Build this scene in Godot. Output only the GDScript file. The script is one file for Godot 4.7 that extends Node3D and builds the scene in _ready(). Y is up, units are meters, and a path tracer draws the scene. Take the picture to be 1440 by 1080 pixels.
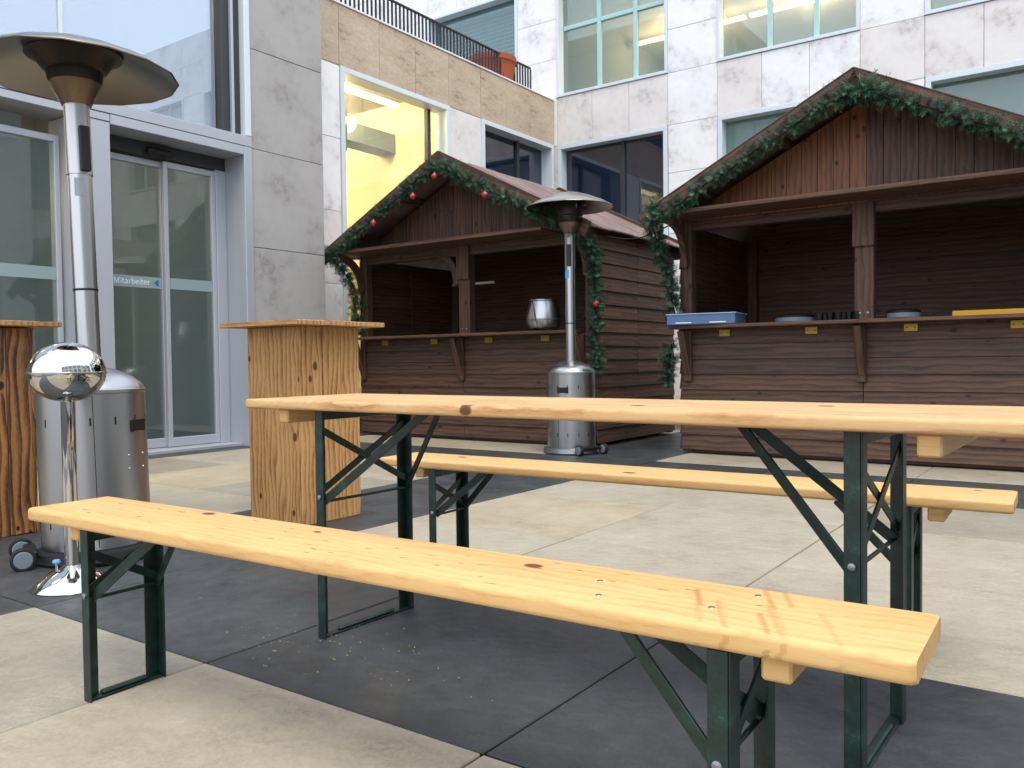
extends Node3D
# Courtyard: beer benches, patio heaters, two market huts, office building. Grid frame: a runs along the hut fronts, b away from the camera.
const G := 0.61785
var cg := cos(G)
var sg := sin(G)
var rng := RandomNumberGenerator.new()
var M := {}
var cache := {}
var taken := {}

func P(a: float, b: float, y := 0.0) -> Vector3:
	return Vector3(a * cg + b * sg, y, a * sg - b * cg)

func _ready():
	rng.seed = 7
	setup_view()
	make_materials()
	paving()
	entrance_block()
	office_wing()
	office_building()
	far_side_building()
	market_hut(-7.32, 0)
	market_hut(-3.2, 1)
	hut_goods()
	bench("beer_bench", Vector3(-0.3435, 0, -1.7593), 0.5924, 0.48, 0.236, 0.035, 0.259, 0.1055, "varnished pine beer bench with brown scratch marks across one end of its seat", "bench")
	bench("beer_bench_001", Vector3(0.444, 0, -2.8793), 0.5832, 0.48, 0.236, 0.032, 0.259, 0.1055, "pine beer bench between the folding table and the market huts", "bench")
	bench("beer_table", Vector3(0.1546, 0, -2.3045), 0.6377, 0.7482, 0.503, 0.03, 0.301, 0.199, "weathered pine folding beer table with green steel legs", "table")
	bar_table("bar_table", -3.685, 3.175, 0.0, "light pine box bar table behind the folding beer table", 0)
	bar_table("bar_table_001", -4.765, 1.915, 0.0, "dark scorched pine box bar table beside the chrome ball ashtray", 1)
	heater("patio_heater", Vector3(-1.888, 0, -3.81), 0.87, 1, "slightly leaning stainless patio heater standing behind the chrome ball ashtray")
	heater("patio_heater_001", P(-4.1, 6.72), 0.8, 0, "upright stainless patio heater standing in front of the hut with baubles")
	ashtray()

func setup_view():
	var cam := Camera3D.new()
	cam.name = "camera"
	add_child(cam)
	cam.position = Vector3(0, 0.8634, 0)
	cam.basis = Basis(Vector3.RIGHT, -0.0276) * Basis(Vector3.BACK, -0.0116)
	cam.fov = rad_to_deg(2.0 * atan(540.0 / 1184.63))
	cam.near = 0.05
	cam.far = 300.0
	cam.current = true
	var we := WorldEnvironment.new()
	we.name = "environment"
	var e := Environment.new()
	e.background_mode = Environment.BG_SKY
	var sky := Sky.new()
	var sm := ProceduralSkyMaterial.new()
	sm.sky_top_color = Color(0.86, 0.9, 0.96)
	sm.sky_horizon_color = Color(0.92, 0.94, 0.97)
	sm.ground_horizon_color = Color(0.6, 0.6, 0.6)
	sm.ground_bottom_color = Color(0.4, 0.4, 0.4)
	sm.sun_angle_max = 1.0
	sky.sky_material = sm
	e.sky = sky
	e.background_energy_multiplier = 1.0
	e.tonemap_mode = Environment.TONE_MAPPER_LINEAR
	e.tonemap_exposure = 2.35
	e.sdfgi_enabled = true
	e.ssao_enabled = true
	e.ssil_enabled = true
	we.environment = e
	add_child(we)
	var sun := DirectionalLight3D.new()
	sun.name = "sun"
	sun.light_energy = 0.3
	sun.light_angular_distance = 25.0
	sun.light_color = Color(1.0, 0.97, 0.92)
	sun.shadow_enabled = true
	add_child(sun)
	sun.sky_mode = DirectionalLight3D.SKY_MODE_LIGHT_ONLY
	sun.look_at_from_position(Vector3(1.5, 12, 6), Vector3.ZERO)

# ---------------------------------------------------------------- textures and materials
func noise(freq: float, oct := 4, sd := 1, kind := FastNoiseLite.TYPE_SIMPLEX_SMOOTH) -> FastNoiseLite:
	var n := FastNoiseLite.new()
	n.noise_type = kind
	n.frequency = freq
	n.fractal_octaves = oct
	n.seed = sd
	return n

func lut(stops: Array) -> PackedByteArray:
	var g := Gradient.new()
	g.offsets = PackedFloat32Array()
	var offs := PackedFloat32Array()
	var cols := PackedColorArray()
	for s in stops:
		offs.append(s[0])
		cols.append(s[1])
	g.offsets = offs
	g.colors = cols
	var out := PackedByteArray()
	for i in 256:
		var c := g.sample(i / 255.0)
		out.append(int(clampf(c.r, 0, 1) * 255))
		out.append(int(clampf(c.g, 0, 1) * 255))
		out.append(int(clampf(c.b, 0, 1) * 255))
	return out

func stone_tex(size: int, layers: Array, stops: Array) -> ImageTexture:
	# layers: [frequency, weight, octaves, seed]; seamless
	var acc := PackedFloat32Array()
	acc.resize(size * size)
	var total := 0.0
	for l in layers:
		var d := noise(l[0], l[2], l[3]).get_seamless_image(size, size, false, false, 0.12).get_data()
		var w: float = l[1] / 255.0
		total += l[1]
		for i in size * size:
			acc[i] += d[i] * w
	var t := lut(stops)
	var out := PackedByteArray()
	out.resize(size * size * 3)
	for i in size * size:
		var k := int(clampf((acc[i] / total - 0.5) * 1.7 + 0.5, 0, 1) * 255) * 3
		out[i * 3] = t[k]
		out[i * 3 + 1] = t[k + 1]
		out[i * 3 + 2] = t[k + 2]
	var im := Image.create_from_data(size, size, false, Image.FORMAT_RGB8, out)
	return ImageTexture.create_from_image(im)

func wood_tex(w: int, h: int, sd: int, knots: int, rings: float, stops: Array, knot_col: Color, contrast := 1.0, wave := 0.045) -> ImageTexture:
	# u: 2.4 m along the grain, v: 1 m across
	var r := RandomNumberGenerator.new()
	r.seed = sd
	var disp := PackedFloat32Array()
	disp.resize(w * h)
	var dark := PackedFloat32Array()
	dark.resize(w * h)
	for k in knots:
		var kx := r.randi_range(0, w - 1)
		var ky := r.randi_range(10, h - 10)
		var rad := r.randf_range(0.006, 0.016)
		var s := 1.0 if r.randf() < 0.5 else -1.0
		var ex := int(rad * 9.0 / 2.4 * w)
		var ey := int(rad * 5.0 * h)
		for dy in range(-ey, ey + 1):
			var y := ky + dy
			if y < 0 or y >= h:
				continue
			for dx in range(-ex, ex + 1):
				var u := dx * 2.4 / w / rad
				var v := dy * 1.0 / h / rad
				var q := u * u / 9.0 + v * v
				var i := y * w + posmod(kx + dx, w)
				var f := exp(-q * 0.45)
				disp[i] += s * f * rad * rings * 1.4 * (1.0 if v > 0 else -0.7)
				var q2 := u * u / 2.2 + v * v
				if q2 < 1.6:
					dark[i] = maxf(dark[i], smoothstep(1.5, 0.5, q2))
	var n1 := noise(1.0, 2, sd + 1)
	var n2 := noise(1.0, 3, sd + 2)
	var t := lut(stops)
	var out := PackedByteArray()
	out.resize(w * h * 3)
	for x in w:
		var th := TAU * x / w
		var cx := cos(th)
		var sx := sin(th)
		for y in h:
			var i := y * w + x
			var v := float(y) / h
			var lowf := n1.get_noise_3d(cx * 0.9, sx * 0.9, v * 7.0)
			var fine := n2.get_noise_3d(cx * 9.0, sx * 9.0, v * 260.0)
			var ph := v * rings + lowf * rings * wave + disp[i]
			var s := fposmod(ph, 1.0)
			s = smoothstep(0.15, 0.92, s) * (1.0 - smoothstep(0.92, 1.0, s))
			var val := 0.5 + (s - 0.4) * 0.55 * contrast + fine * 0.26 + lowf * 0.22
			var k := int(clampf(val, 0, 1) * 255) * 3
			var d := dark[i]
			out[i * 3] = int(lerpf(t[k], knot_col.r8, d))
			out[i * 3 + 1] = int(lerpf(t[k + 1], knot_col.g8, d))
			out[i * 3 + 2] = int(lerpf(t[k + 2], knot_col.b8, d))
	return ImageTexture.create_from_image(Image.create_from_data(w, h, false, Image.FORMAT_RGB8, out))

func noise_normal(freq: float, strength: float, sd: int, sx := 1.0) -> NoiseTexture2D:
	var t := NoiseTexture2D.new()
	t.width = 512
	t.height = 512
	t.seamless = true
	t.as_normal_map = true
	t.bump_strength = strength
	t.noise = noise(freq, 4, sd)
	return t

func mat(col: Color, rough := 0.7, metal := 0.0) -> StandardMaterial3D:
	var m := StandardMaterial3D.new()
	m.albedo_color = col
	m.roughness = rough
	m.metallic = metal
	return m

func texmat(tex: Texture2D, scale: Vector3, rough := 0.7, tint := Color.WHITE) -> StandardMaterial3D:
	var m := mat(tint, rough)
	m.albedo_texture = tex
	m.uv1_scale = scale
	return m

func glassmat(col: Color, alpha: float) -> StandardMaterial3D:
	var m := mat(Color(col.r, col.g, col.b, alpha), 0.0)
	m.transparency = BaseMaterial3D.TRANSPARENCY_ALPHA
	m.metallic_specular = 0.9
	return m

func make_materials():
	var ws := Vector3(1 / 2.4, 1.0, 1.0)
	var pine := wood_tex(1536, 512, 11, 13, 34.0, [[0.0, Color(0.89, 0.76, 0.54)], [0.5, Color(0.855, 0.705, 0.47)], [0.8, Color(0.8, 0.62, 0.385)], [1.0, Color(0.68, 0.46, 0.25)]], Color(0.42, 0.24, 0.12), 0.42, 0.03)
	M.pine = texmat(pine, ws, 0.5, Color(0.97, 0.94, 0.9))
	var marked: Image = pine.get_image().duplicate()
	var mr := RandomNumberGenerator.new()
	mr.seed = 5
	for k in 44:
		# scratches across the right end of the seat, small dents along it
		var scr := k < 9
		var px := (mr.randf_range(0.72, 1.02) if scr else mr.randf_range(-1.0, 0.9)) + 0.41
		var pv := mr.randf_range(-0.1, 0.1) + 0.2
		var ln := mr.randf_range(0.08, 0.17) if scr else mr.randf_range(0.005, 0.02)
		var dirv := Vector2(0.45, 1.0).normalized() if scr else Vector2(1.0, mr.randf_range(-0.3, 0.3))
		var ink := Color(0.55, 0.33, 0.14) if scr else Color(0.35, 0.22, 0.12)
		var amt := mr.randf_range(0.3, 0.6) if scr else 0.6
		for n in 320:
			var q := Vector2(px, pv) + dirv * ln * (n / 319.0 - 0.5) + Vector2(sin(n * 0.2 + k) * 0.002, 0)
			for w2 in (6 if scr else 2):
				var ix := posmod(int(q.x / 2.4 * 1536) + w2, 1536)
				var iy := clampi(int(q.y * 512), 0, 511)
				marked.set_pixel(ix, iy, marked.get_pixel(ix, iy).lerp(ink, amt * 0.09))
	M.pine_marked = texmat(ImageTexture.create_from_image(marked), ws, 0.48, Color(0.97, 0.94, 0.9))
	M.pine_worn = texmat(wood_tex(1280, 512, 17, 14, 30.0, [[0.0, Color(0.84, 0.7, 0.5)], [0.5, Color(0.78, 0.62, 0.42)], [0.8, Color(0.69, 0.5, 0.31)], [1.0, Color(0.48, 0.31, 0.18)]], Color(0.36, 0.21, 0.11), 0.6, 0.03), ws, 0.62)
	var rough := wood_tex(1280, 512, 23, 18, 30.0, [[0.0, Color(0.78, 0.62, 0.42)], [0.45, Color(0.72, 0.55, 0.34)], [0.75, Color(0.62, 0.43, 0.24)], [1.0, Color(0.4, 0.23, 0.12)]], Color(0.36, 0.21, 0.11), 0.8, 0.024)
	M.rough_pine = texmat(rough, ws, 0.6)
	var burnt := wood_tex(1024, 512, 31, 9, 24.0, [[0.0, Color(0.7, 0.5, 0.3)], [0.4, Color(0.6, 0.4, 0.22)], [0.7, Color(0.4, 0.25, 0.14)], [1.0, Color(0.16, 0.1, 0.06)]], Color(0.16, 0.09, 0.05), 1.0, 0.022)
	M.burnt_pine = texmat(burnt, ws, 0.55)
	var stain := wood_tex(1024, 512, 43, 16, 20.0, [[0.0, Color(0.4, 0.285, 0.21)], [0.5, Color(0.325, 0.225, 0.162)], [0.8, Color(0.255, 0.172, 0.122)], [1.0, Color(0.18, 0.118, 0.085)]], Color(0.14, 0.09, 0.062), 0.95, 0.025)
	M.hut = texmat(stain, ws, 0.62)
	M.hut_b = texmat(stain, ws, 0.62, Color(0.93, 0.92, 0.93))
	M.hut_c = texmat(stain, ws, 0.62, Color(1.06, 1.04, 1.02))
	var red_stain := wood_tex(768, 512, 47, 16, 20.0, [[0.0, Color(0.57, 0.37, 0.25)], [0.5, Color(0.51, 0.315, 0.2)], [0.8, Color(0.42, 0.25, 0.155)], [1.0, Color(0.3, 0.17, 0.1)]], Color(0.2, 0.11, 0.07), 0.8, 0.025)
	M.hut_red = texmat(red_stain, ws, 0.58)
	var felt := stone_tex(256, [[0.02, 1.0, 4, 71], [0.2, 0.5, 2, 72]], [[0.0, Color(0.4, 0.32, 0.3)], [0.5, Color(0.46, 0.37, 0.35)], [1.0, Color(0.53, 0.44, 0.42)]])
	M.roof = texmat(felt, Vector3(0.6, 0.6, 0.6), 0.6)
	var beige := stone_tex(768, [[0.004, 0.9, 4, 3], [0.02, 0.6, 4, 4], [0.15, 0.5, 3, 5], [0.4, 0.7, 1, 6]], [[0.0, Color(0.53, 0.48, 0.41)], [0.25, Color(0.605, 0.56, 0.485)], [0.5, Color(0.64, 0.598, 0.52)], [0.8, Color(0.665, 0.625, 0.55)], [1.0, Color(0.73, 0.7, 0.64)]])
	M.slab = texmat(beige, Vector3(0.35, 0.35, 0.35), 0.6)
	M.slab_b = texmat(beige, Vector3(0.35, 0.35, 0.35), 0.5, Color(0.92, 0.925, 0.93))
	M.slab_c = texmat(beige, Vector3(0.35, 0.35, 0.35), 0.65, Color(1.02, 1.0, 0.96))
	var slate := stone_tex(768, [[0.006, 1.0, 4, 13], [0.03, 0.8, 4, 14], [0.2, 0.9, 3, 15], [0.45, 0.7, 1, 16]], [[0.0, Color(0.13, 0.135, 0.135)], [0.25, Color(0.215, 0.222, 0.224)], [0.5, Color(0.25, 0.258, 0.26)], [0.85, Color(0.295, 0.302, 0.303)], [1.0, Color(0.4, 0.4, 0.395)]])
	M.slate = texmat(slate, Vector3(0.5, 0.5, 0.5), 0.42)
	M.slate_b = texmat(slate, Vector3(0.5, 0.5, 0.5), 0.36, Color(0.9, 0.91, 0.93))
	for k in ["slab", "slab_b", "slab_c", "slate", "slate_b"]:
		M[k].normal_enabled = true
		M[k].normal_texture = noise_normal(0.08, 3.0, 9)
		M[k].normal_scale = 0.25 if k.begins_with("slab") else 0.1
	var rt := NoiseTexture2D.new()
	rt.width = 512
	rt.height = 512
	rt.seamless = true
	rt.noise = noise(0.01, 4, 77)
	var ramp := Gradient.new()
	ramp.offsets = PackedFloat32Array([0.3, 0.55, 0.75])
	ramp.colors = PackedColorArray([Color(0.72, 0.72, 0.72), Color(0.88, 0.88, 0.88), Color.WHITE])
	rt.color_ramp = ramp
	for k in ["slate", "slate_b"]:
		M[k].roughness_texture = rt
		M[k].roughness = 0.58
	var lime := stone_tex(768, [[0.005, 1.0, 4, 23], [0.03, 0.6, 4, 24], [0.2, 0.35, 2, 25]], [[0.0, Color(0.76, 0.745, 0.74)], [0.22, Color(0.88, 0.87, 0.865)], [0.5, Color(0.925, 0.92, 0.915)], [1.0, Color(0.95, 0.945, 0.94)]])
	M.lime = texmat(lime, Vector3(0.3, 0.3, 0.3), 0.8)
	M.lime_b = texmat(lime, Vector3(0.3, 0.3, 0.3), 0.8, Color(0.95, 0.93, 0.92))
	M.grey_stone = texmat(lime, Vector3(0.3, 0.3, 0.3), 0.75, Color(0.7, 0.69, 0.68))
	var trav := stone_tex(768, [[0.005, 0.9, 4, 33], [0.03, 0.7, 4, 34], [0.11, 0.8, 3, 35]], [[0.0, Color(0.42, 0.35, 0.28)], [0.1, Color(0.62, 0.54, 0.45)], [0.25, Color(0.7, 0.62, 0.53)], [0.6, Color(0.74, 0.67, 0.58)], [1.0, Color(0.8, 0.74, 0.67)]])
	M.trav = texmat(trav, Vector3(0.35, 0.8, 0.35), 0.8)
	M.joint = mat(Color(0.2, 0.19, 0.18), 0.9)
	M.mortar = mat(Color(0.12, 0.12, 0.115), 0.9)
	M.core = mat(Color(0.55, 0.54, 0.53), 0.9)
	M.alu = mat(Color(0.69, 0.705, 0.735), 0.4, 0.3)
	M.alu_white = mat(Color(0.82, 0.86, 0.88), 0.4)
	M.mint = mat(Color(0.66, 0.8, 0.79), 0.4)
	M.dark_frame = mat(Color(0.2, 0.21, 0.22), 0.5)
	M.black = mat(Color(0.03, 0.03, 0.035), 0.5)
	M.rail = mat(Color(0.2, 0.19, 0.21), 0.5, 0.3)
	M.glass = glassmat(Color(0.42, 0.58, 0.6), 0.0)
	M.glass.metallic = 0.12
	M.glass_sky = glassmat(Color(0.8, 0.86, 0.93), 0.05)
	M.glass_sky.metallic = 0.45
	M.glass_teal = glassmat(Color(0.42, 0.58, 0.6), 0.15)
	M.glass_teal.metallic = 0.2
	M.glass_pale = glassmat(Color(0.5, 0.62, 0.6), 0.5)
	M.glass_blue = glassmat(Color(0.12, 0.17, 0.25), 0.55)
	M.film = glassmat(Color(0.62, 0.7, 0.72), 0.55)
	M.film.roughness = 0.5
	M.white_print = mat(Color(0.85, 0.9, 0.92), 0.6)
	M.blue_print = mat(Color(0.12, 0.32, 0.62), 0.5)
	M.cream = mat(Color(0.9, 0.86, 0.72), 0.8)
	M.room = mat(Color(0.55, 0.57, 0.58), 0.85)
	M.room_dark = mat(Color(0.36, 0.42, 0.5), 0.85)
	M.room_floor = mat(Color(0.36, 0.34, 0.32), 0.6)
	M.white = mat(Color(0.86, 0.86, 0.85), 0.6)
	M.slat = mat(Color(0.66, 0.83, 0.86), 0.45)
	M.lamp = mat(Color(1, 0.95, 0.75), 0.5)
	M.lamp.emission_enabled = true
	M.lamp.emission = Color(1.0, 0.9, 0.65)
	M.lamp.emission_energy_multiplier = 2.2
	M.terracotta = mat(Color(0.62, 0.3, 0.18), 0.8)
	M.steel = mat(Color(0.72, 0.72, 0.72), 0.3, 1.0)
	M.steel_brushed = mat(Color(0.66, 0.66, 0.665), 0.34, 1.0)
	var nb := noise_normal(0.02, 1.5, 51)
	M.chrome = mat(Color(0.8, 0.79, 0.78), 0.04, 1.0)
	M.hood = mat(Color(0.55, 0.53, 0.5), 0.28, 1.0)
	M.burner = mat(Color(0.22, 0.2, 0.185), 0.4, 0.9)
	M.brass_mesh = mat(Color(0.5, 0.43, 0.34), 0.4, 0.9)
	M.green = mat(Color(0.05, 0.145, 0.125), 0.42)
	var gt := stone_tex(256, [[0.03, 1.0, 4, 61], [0.2, 0.6, 2, 62]], [[0.0, Color(0.1, 0.1, 0.08)], [0.25, Color(0.05, 0.13, 0.11)], [0.6, Color(0.06, 0.17, 0.145)], [0.9, Color(0.09, 0.22, 0.19)], [1.0, Color(0.2, 0.28, 0.25)]])
	M.green.albedo_texture = gt
	M.green.albedo_color = Color.WHITE
	M.green.uv1_scale = Vector3(2, 2, 2)
	M.zinc = mat(Color(0.55, 0.56, 0.57), 0.4, 0.9)
	M.gold = mat(Color(0.62, 0.52, 0.2), 0.4, 0.6)
	M.red = mat(Color(0.62, 0.03, 0.05), 0.15)
	M.red.clearcoat_enabled = true
	M.blue_crate = mat(Color(0.3, 0.4, 0.56), 0.45)
	M.crate_edge = mat(Color(0.55, 0.66, 0.78), 0.45)
	M.yellow = mat(Color(0.8, 0.58, 0.06), 0.5)
	M.grey_plastic = mat(Color(0.42, 0.46, 0.5), 0.5)
	M.rubber = mat(Color(0.05, 0.05, 0.055), 0.7)
	M.cap_blue = mat(Color(0.35, 0.62, 0.8), 0.4)
	M.needle = mat(Color.WHITE, 0.6)
	M.needle.vertex_color_use_as_albedo = true
	M.twig = mat(Color(0.12, 0.09, 0.06), 0.9)

# ---------------------------------------------------------------- nodes
func numbered(nm: String) -> String:
	if not taken.has(nm):
		taken[nm] = 0
		return nm
	taken[nm] += 1
	return "%s_%03d" % [nm, taken[nm]]

func thing(nm: String, label: String, category: String, at: Vector3, turn := -G, group := "") -> Node3D:
	var o := Node3D.new()
	o.name = numbered(nm)
	add_child(o)
	o.position = at
	o.rotation.y = turn
	if label != "":
		o.set_meta("label", label)
		o.set_meta("category", category)
	if group != "":
		o.set_meta("group", group)
	return o

func structure(nm: String) -> Node3D:
	var o := thing(nm, "", "", Vector3.ZERO)
	o.set_meta("kind", "structure")
	return o

func part(nm: String, mesh: Mesh, m: Material, par: Node3D, xf := Transform3D.IDENTITY) -> MeshInstance3D:
	var o := MeshInstance3D.new()
	o.name = nm
	o.mesh = mesh
	o.material_override = m
	par.add_child(o, true)
	o.transform = xf
	return o

func at(x: float, y: float, z: float) -> Transform3D:
	return Transform3D(Basis.IDENTITY, Vector3(x, y, z))

func tri(st: SurfaceTool, p: Array, out: Vector3, uv: Array):
	# clockwise seen from outside, flat normal
	var n: Vector3 = (p[1] - p[0]).cross(p[2] - p[0])
	var order := [0, 1, 2]
	if n.dot(out) > 0:
		order = [0, 2, 1]
		n = -n
	n = -n.normalized()
	for k in order:
		st.set_normal(n)
		st.set_uv(uv[k])
		st.add_vertex(p[k])

func quad(st: SurfaceTool, p: Array, out: Vector3, uv: Array):
	tri(st, [p[0], p[1], p[2]], out, [uv[0], uv[1], uv[2]])
	tri(st, [p[0], p[2], p[3]], out, [uv[0], uv[2], uv[3]])

func uvof(p: Vector3, axis: int, nax: int, o: Vector2) -> Vector2:
	# length axis -> u; the other axis -> v
	var ax := [0, 1, 2]
	if nax == axis:
		var r := [(axis + 1) % 3, (axis + 2) % 3]
		return Vector2(p[r[0]] * 0.3, p[r[1]]) + o
	for k in ax:
		if k != axis and k != nax:
			return Vector2(p[axis], p[k]) + o
	return o

func bbox(size: Vector3, bev := 0.003, axis := 0, variant := 0) -> ArrayMesh:
	var key := "%.4v|%.4f|%d|%d" % [size, bev, axis, variant]
	if cache.has(key):
		return cache[key]
	var st := SurfaceTool.new()
	st.begin(Mesh.PRIMITIVE_TRIANGLES)
	var h := size / 2
	var c := minf(bev, minf(h.x, minf(h.y, h.z)) * 0.9)
	var o := Vector2(variant * 0.377, 0.15 + fmod(variant * 0.23, 0.7))
	for i in 3:
		var j := (i + 1) % 3
		var k := (i + 2) % 3
		for s in [-1.0, 1.0]:
			var pts := []
			var uvs := []
			for q in [[-1.0, -1.0], [1.0, -1.0], [1.0, 1.0], [-1.0, 1.0]]:
				var p := Vector3()
				p[i] = s * h[i]
				p[j] = q[0] * (h[j] - c)
				p[k] = q[1] * (h[k] - c)
				pts.append(p)
				uvs.append(uvof(p, axis, i, o))
			var out := Vector3()
			out[i] = s
			quad(st, pts, out, uvs)
			# the edges between faces i and j
			if c > 0.0:
				for s2 in [-1.0, 1.0]:
					var e := []
					var ue := []
					for q in [[0, -1.0], [0, 1.0], [1, 1.0], [1, -1.0]]:
						var p := Vector3()
						p[i] = s * (h[i] - (c if q[0] == 1 else 0.0))
						p[j] = s2 * (h[j] - (0.0 if q[0] == 1 else c))
						p[k] = q[1] * (h[k] - c)
						e.append(p)
						ue.append(uvof(p, axis, i if i != axis else j, o))
					var oo := Vector3()
					oo[i] = s
					oo[j] = s2
					quad(st, e, oo, ue)
	if c > 0.0:
		for sx in [-1.0, 1.0]:
			for sy in [-1.0, 1.0]:
				for sz in [-1.0, 1.0]:
					var sgn := Vector3(sx, sy, sz)
					var p0 := Vector3(sx * h.x, sy * (h.y - c), sz * (h.z - c))
					var p1 := Vector3(sx * (h.x - c), sy * h.y, sz * (h.z - c))
					var p2 := Vector3(sx * (h.x - c), sy * (h.y - c), sz * h.z)
					tri(st, [p0, p1, p2], sgn, [o, o, o])
	var mesh := st.commit()
	cache[key] = mesh
	return mesh

func box(nm: String, x0: float, x1: float, y0: float, y1: float, z0: float, z1: float, m: Material, par: Node3D, f := Transform3D.IDENTITY, bev := 0.003, axis := -1, variant := -1) -> MeshInstance3D:
	var size := Vector3(absf(x1 - x0), absf(y1 - y0), absf(z1 - z0))
	if axis < 0:
		axis = 0
		for k in 3:
			if size[k] > size[axis]:
				axis = k
	if variant < 0:
		variant = rng.randi_range(0, 11)
	return part(nm, bbox(size, bev, axis, variant), m, par, f * at((x0 + x1) / 2, (y0 + y1) / 2, (z0 + z1) / 2))

func beam(nm: String, p: Vector3, q: Vector3, w: float, h: float, m: Material, par: Node3D, bev := 0.002, up := Vector3.UP) -> MeshInstance3D:
	# a box from p to q: length along its own x, h along up
	var x := (q - p).normalized()
	var z := x.cross(up).normalized()
	var y := z.cross(x)
	return part(nm, bbox(Vector3(p.distance_to(q), h, w), bev, 0, rng.randi_range(0, 11)), m, par, Transform3D(Basis(x, y, z), (p + q) / 2))

func prism(pts: PackedVector2Array, depth: float, axis := 1, variant := 0) -> ArrayMesh:
	# outline in x, y; from z = 0 to depth
	var st := SurfaceTool.new()
	st.begin(Mesh.PRIMITIVE_TRIANGLES)
	var o := Vector2(variant * 0.377, 0.15 + fmod(variant * 0.23, 0.7))
	var idx := Geometry2D.triangulate_polygon(pts)
	for z in [0.0, depth]:
		for t in range(0, idx.size(), 3):
			var p := []
			var uv := []
			for k in 3:
				var v := pts[idx[t + k]]
				p.append(Vector3(v.x, v.y, z))
				uv.append((Vector2(v.y, v.x) if axis == 1 else v) + o)
			tri(st, p, Vector3(0, 0, -1 if z == 0.0 else 1), uv)
	var cw := Geometry2D.is_polygon_clockwise(pts)
	for k in pts.size():
		var a := pts[k]
		var b := pts[(k + 1) % pts.size()]
		var d := b - a
		var out := Vector3(d.y, -d.x, 0) * (-1.0 if cw else 1.0)
		var uvs := []
		for v in [[a, 0.0], [b, 0.0], [b, depth], [a, depth]]:
			uvs.append((Vector2(v[0].y, v[0].x + v[1]) if axis == 1 else Vector2(v[0].x, v[0].y + v[1])) + o)
		quad(st, [Vector3(a.x, a.y, 0), Vector3(b.x, b.y, 0), Vector3(b.x, b.y, depth), Vector3(a.x, a.y, depth)], out, uvs)
	return st.commit()

func lathe(prof: Array, seg := 40) -> ArrayMesh:
	# prof: [radius, height] from bottom to top (outside), sharp corners are kept
	var st := SurfaceTool.new()
	st.begin(Mesh.PRIMITIVE_TRIANGLES)
	var gid := 0
	for i in prof.size() - 1:
		var a := Vector2(prof[i][0], prof[i][1])
		var b := Vector2(prof[i + 1][0], prof[i + 1][1])
		if i > 0:
			var d0 := (a - Vector2(prof[i - 1][0], prof[i - 1][1])).normalized()
			if d0.dot((b - a).normalized()) < 0.8:
				gid += 1
		st.set_smooth_group(gid)
		for s in seg:
			var t0 := TAU * s / seg
			var t1 := TAU * (s + 1) / seg
			var p := [Vector3(a.x * cos(t0), a.y, a.x * sin(t0)), Vector3(a.x * cos(t1), a.y, a.x * sin(t1)), Vector3(b.x * cos(t1), b.y, b.x * sin(t1)), Vector3(b.x * cos(t0), b.y, b.x * sin(t0))]
			var uv := [Vector2(t0, a.y), Vector2(t1, a.y), Vector2(t1, b.y), Vector2(t0, b.y)]
			for k in [0, 1, 2, 0, 2, 3]:
				st.set_uv(uv[k])
				st.add_vertex(p[k])
	st.generate_normals()
	return st.commit()

func tube(pts: Array, r: float, seg := 8, r1 := -1.0) -> ArrayMesh:
	if r1 < 0:
		r1 = r
	var st := SurfaceTool.new()
	st.begin(Mesh.PRIMITIVE_TRIANGLES)
	var rings := []
	var up := Vector3.UP
	for i in pts.size():
		var d: Vector3 = (pts[mini(i + 1, pts.size() - 1)] - pts[maxi(i - 1, 0)]).normalized()
		if absf(d.dot(up)) > 0.95:
			up = Vector3.RIGHT
		var x := d.cross(up).normalized()
		var y := x.cross(d)
		up = y
		var ring := []
		var rr := lerpf(r, r1, float(i) / maxi(pts.size() - 1, 1))
		for s in seg:
			var t := TAU * s / seg
			ring.append(pts[i] + (x * cos(t) + y * sin(t)) * rr)
		rings.append(ring)
	for i in pts.size() - 1:
		for s in seg:
			var s1 := (s + 1) % seg
			for v in [rings[i][s], rings[i][s1], rings[i + 1][s1], rings[i][s], rings[i + 1][s1], rings[i + 1][s]]:
				st.add_vertex(v)
	for e in [0, pts.size() - 1]:
		st.set_smooth_group(7 + e)
		for s in range(1, seg - 1):
			var o := [rings[e][0], rings[e][s], rings[e][s + 1]] if e > 0 else [rings[e][0], rings[e][s + 1], rings[e][s]]
			for v in o:
				st.add_vertex(v)
		st.set_smooth_group(0)
	st.generate_normals()
	return st.commit()

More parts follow.
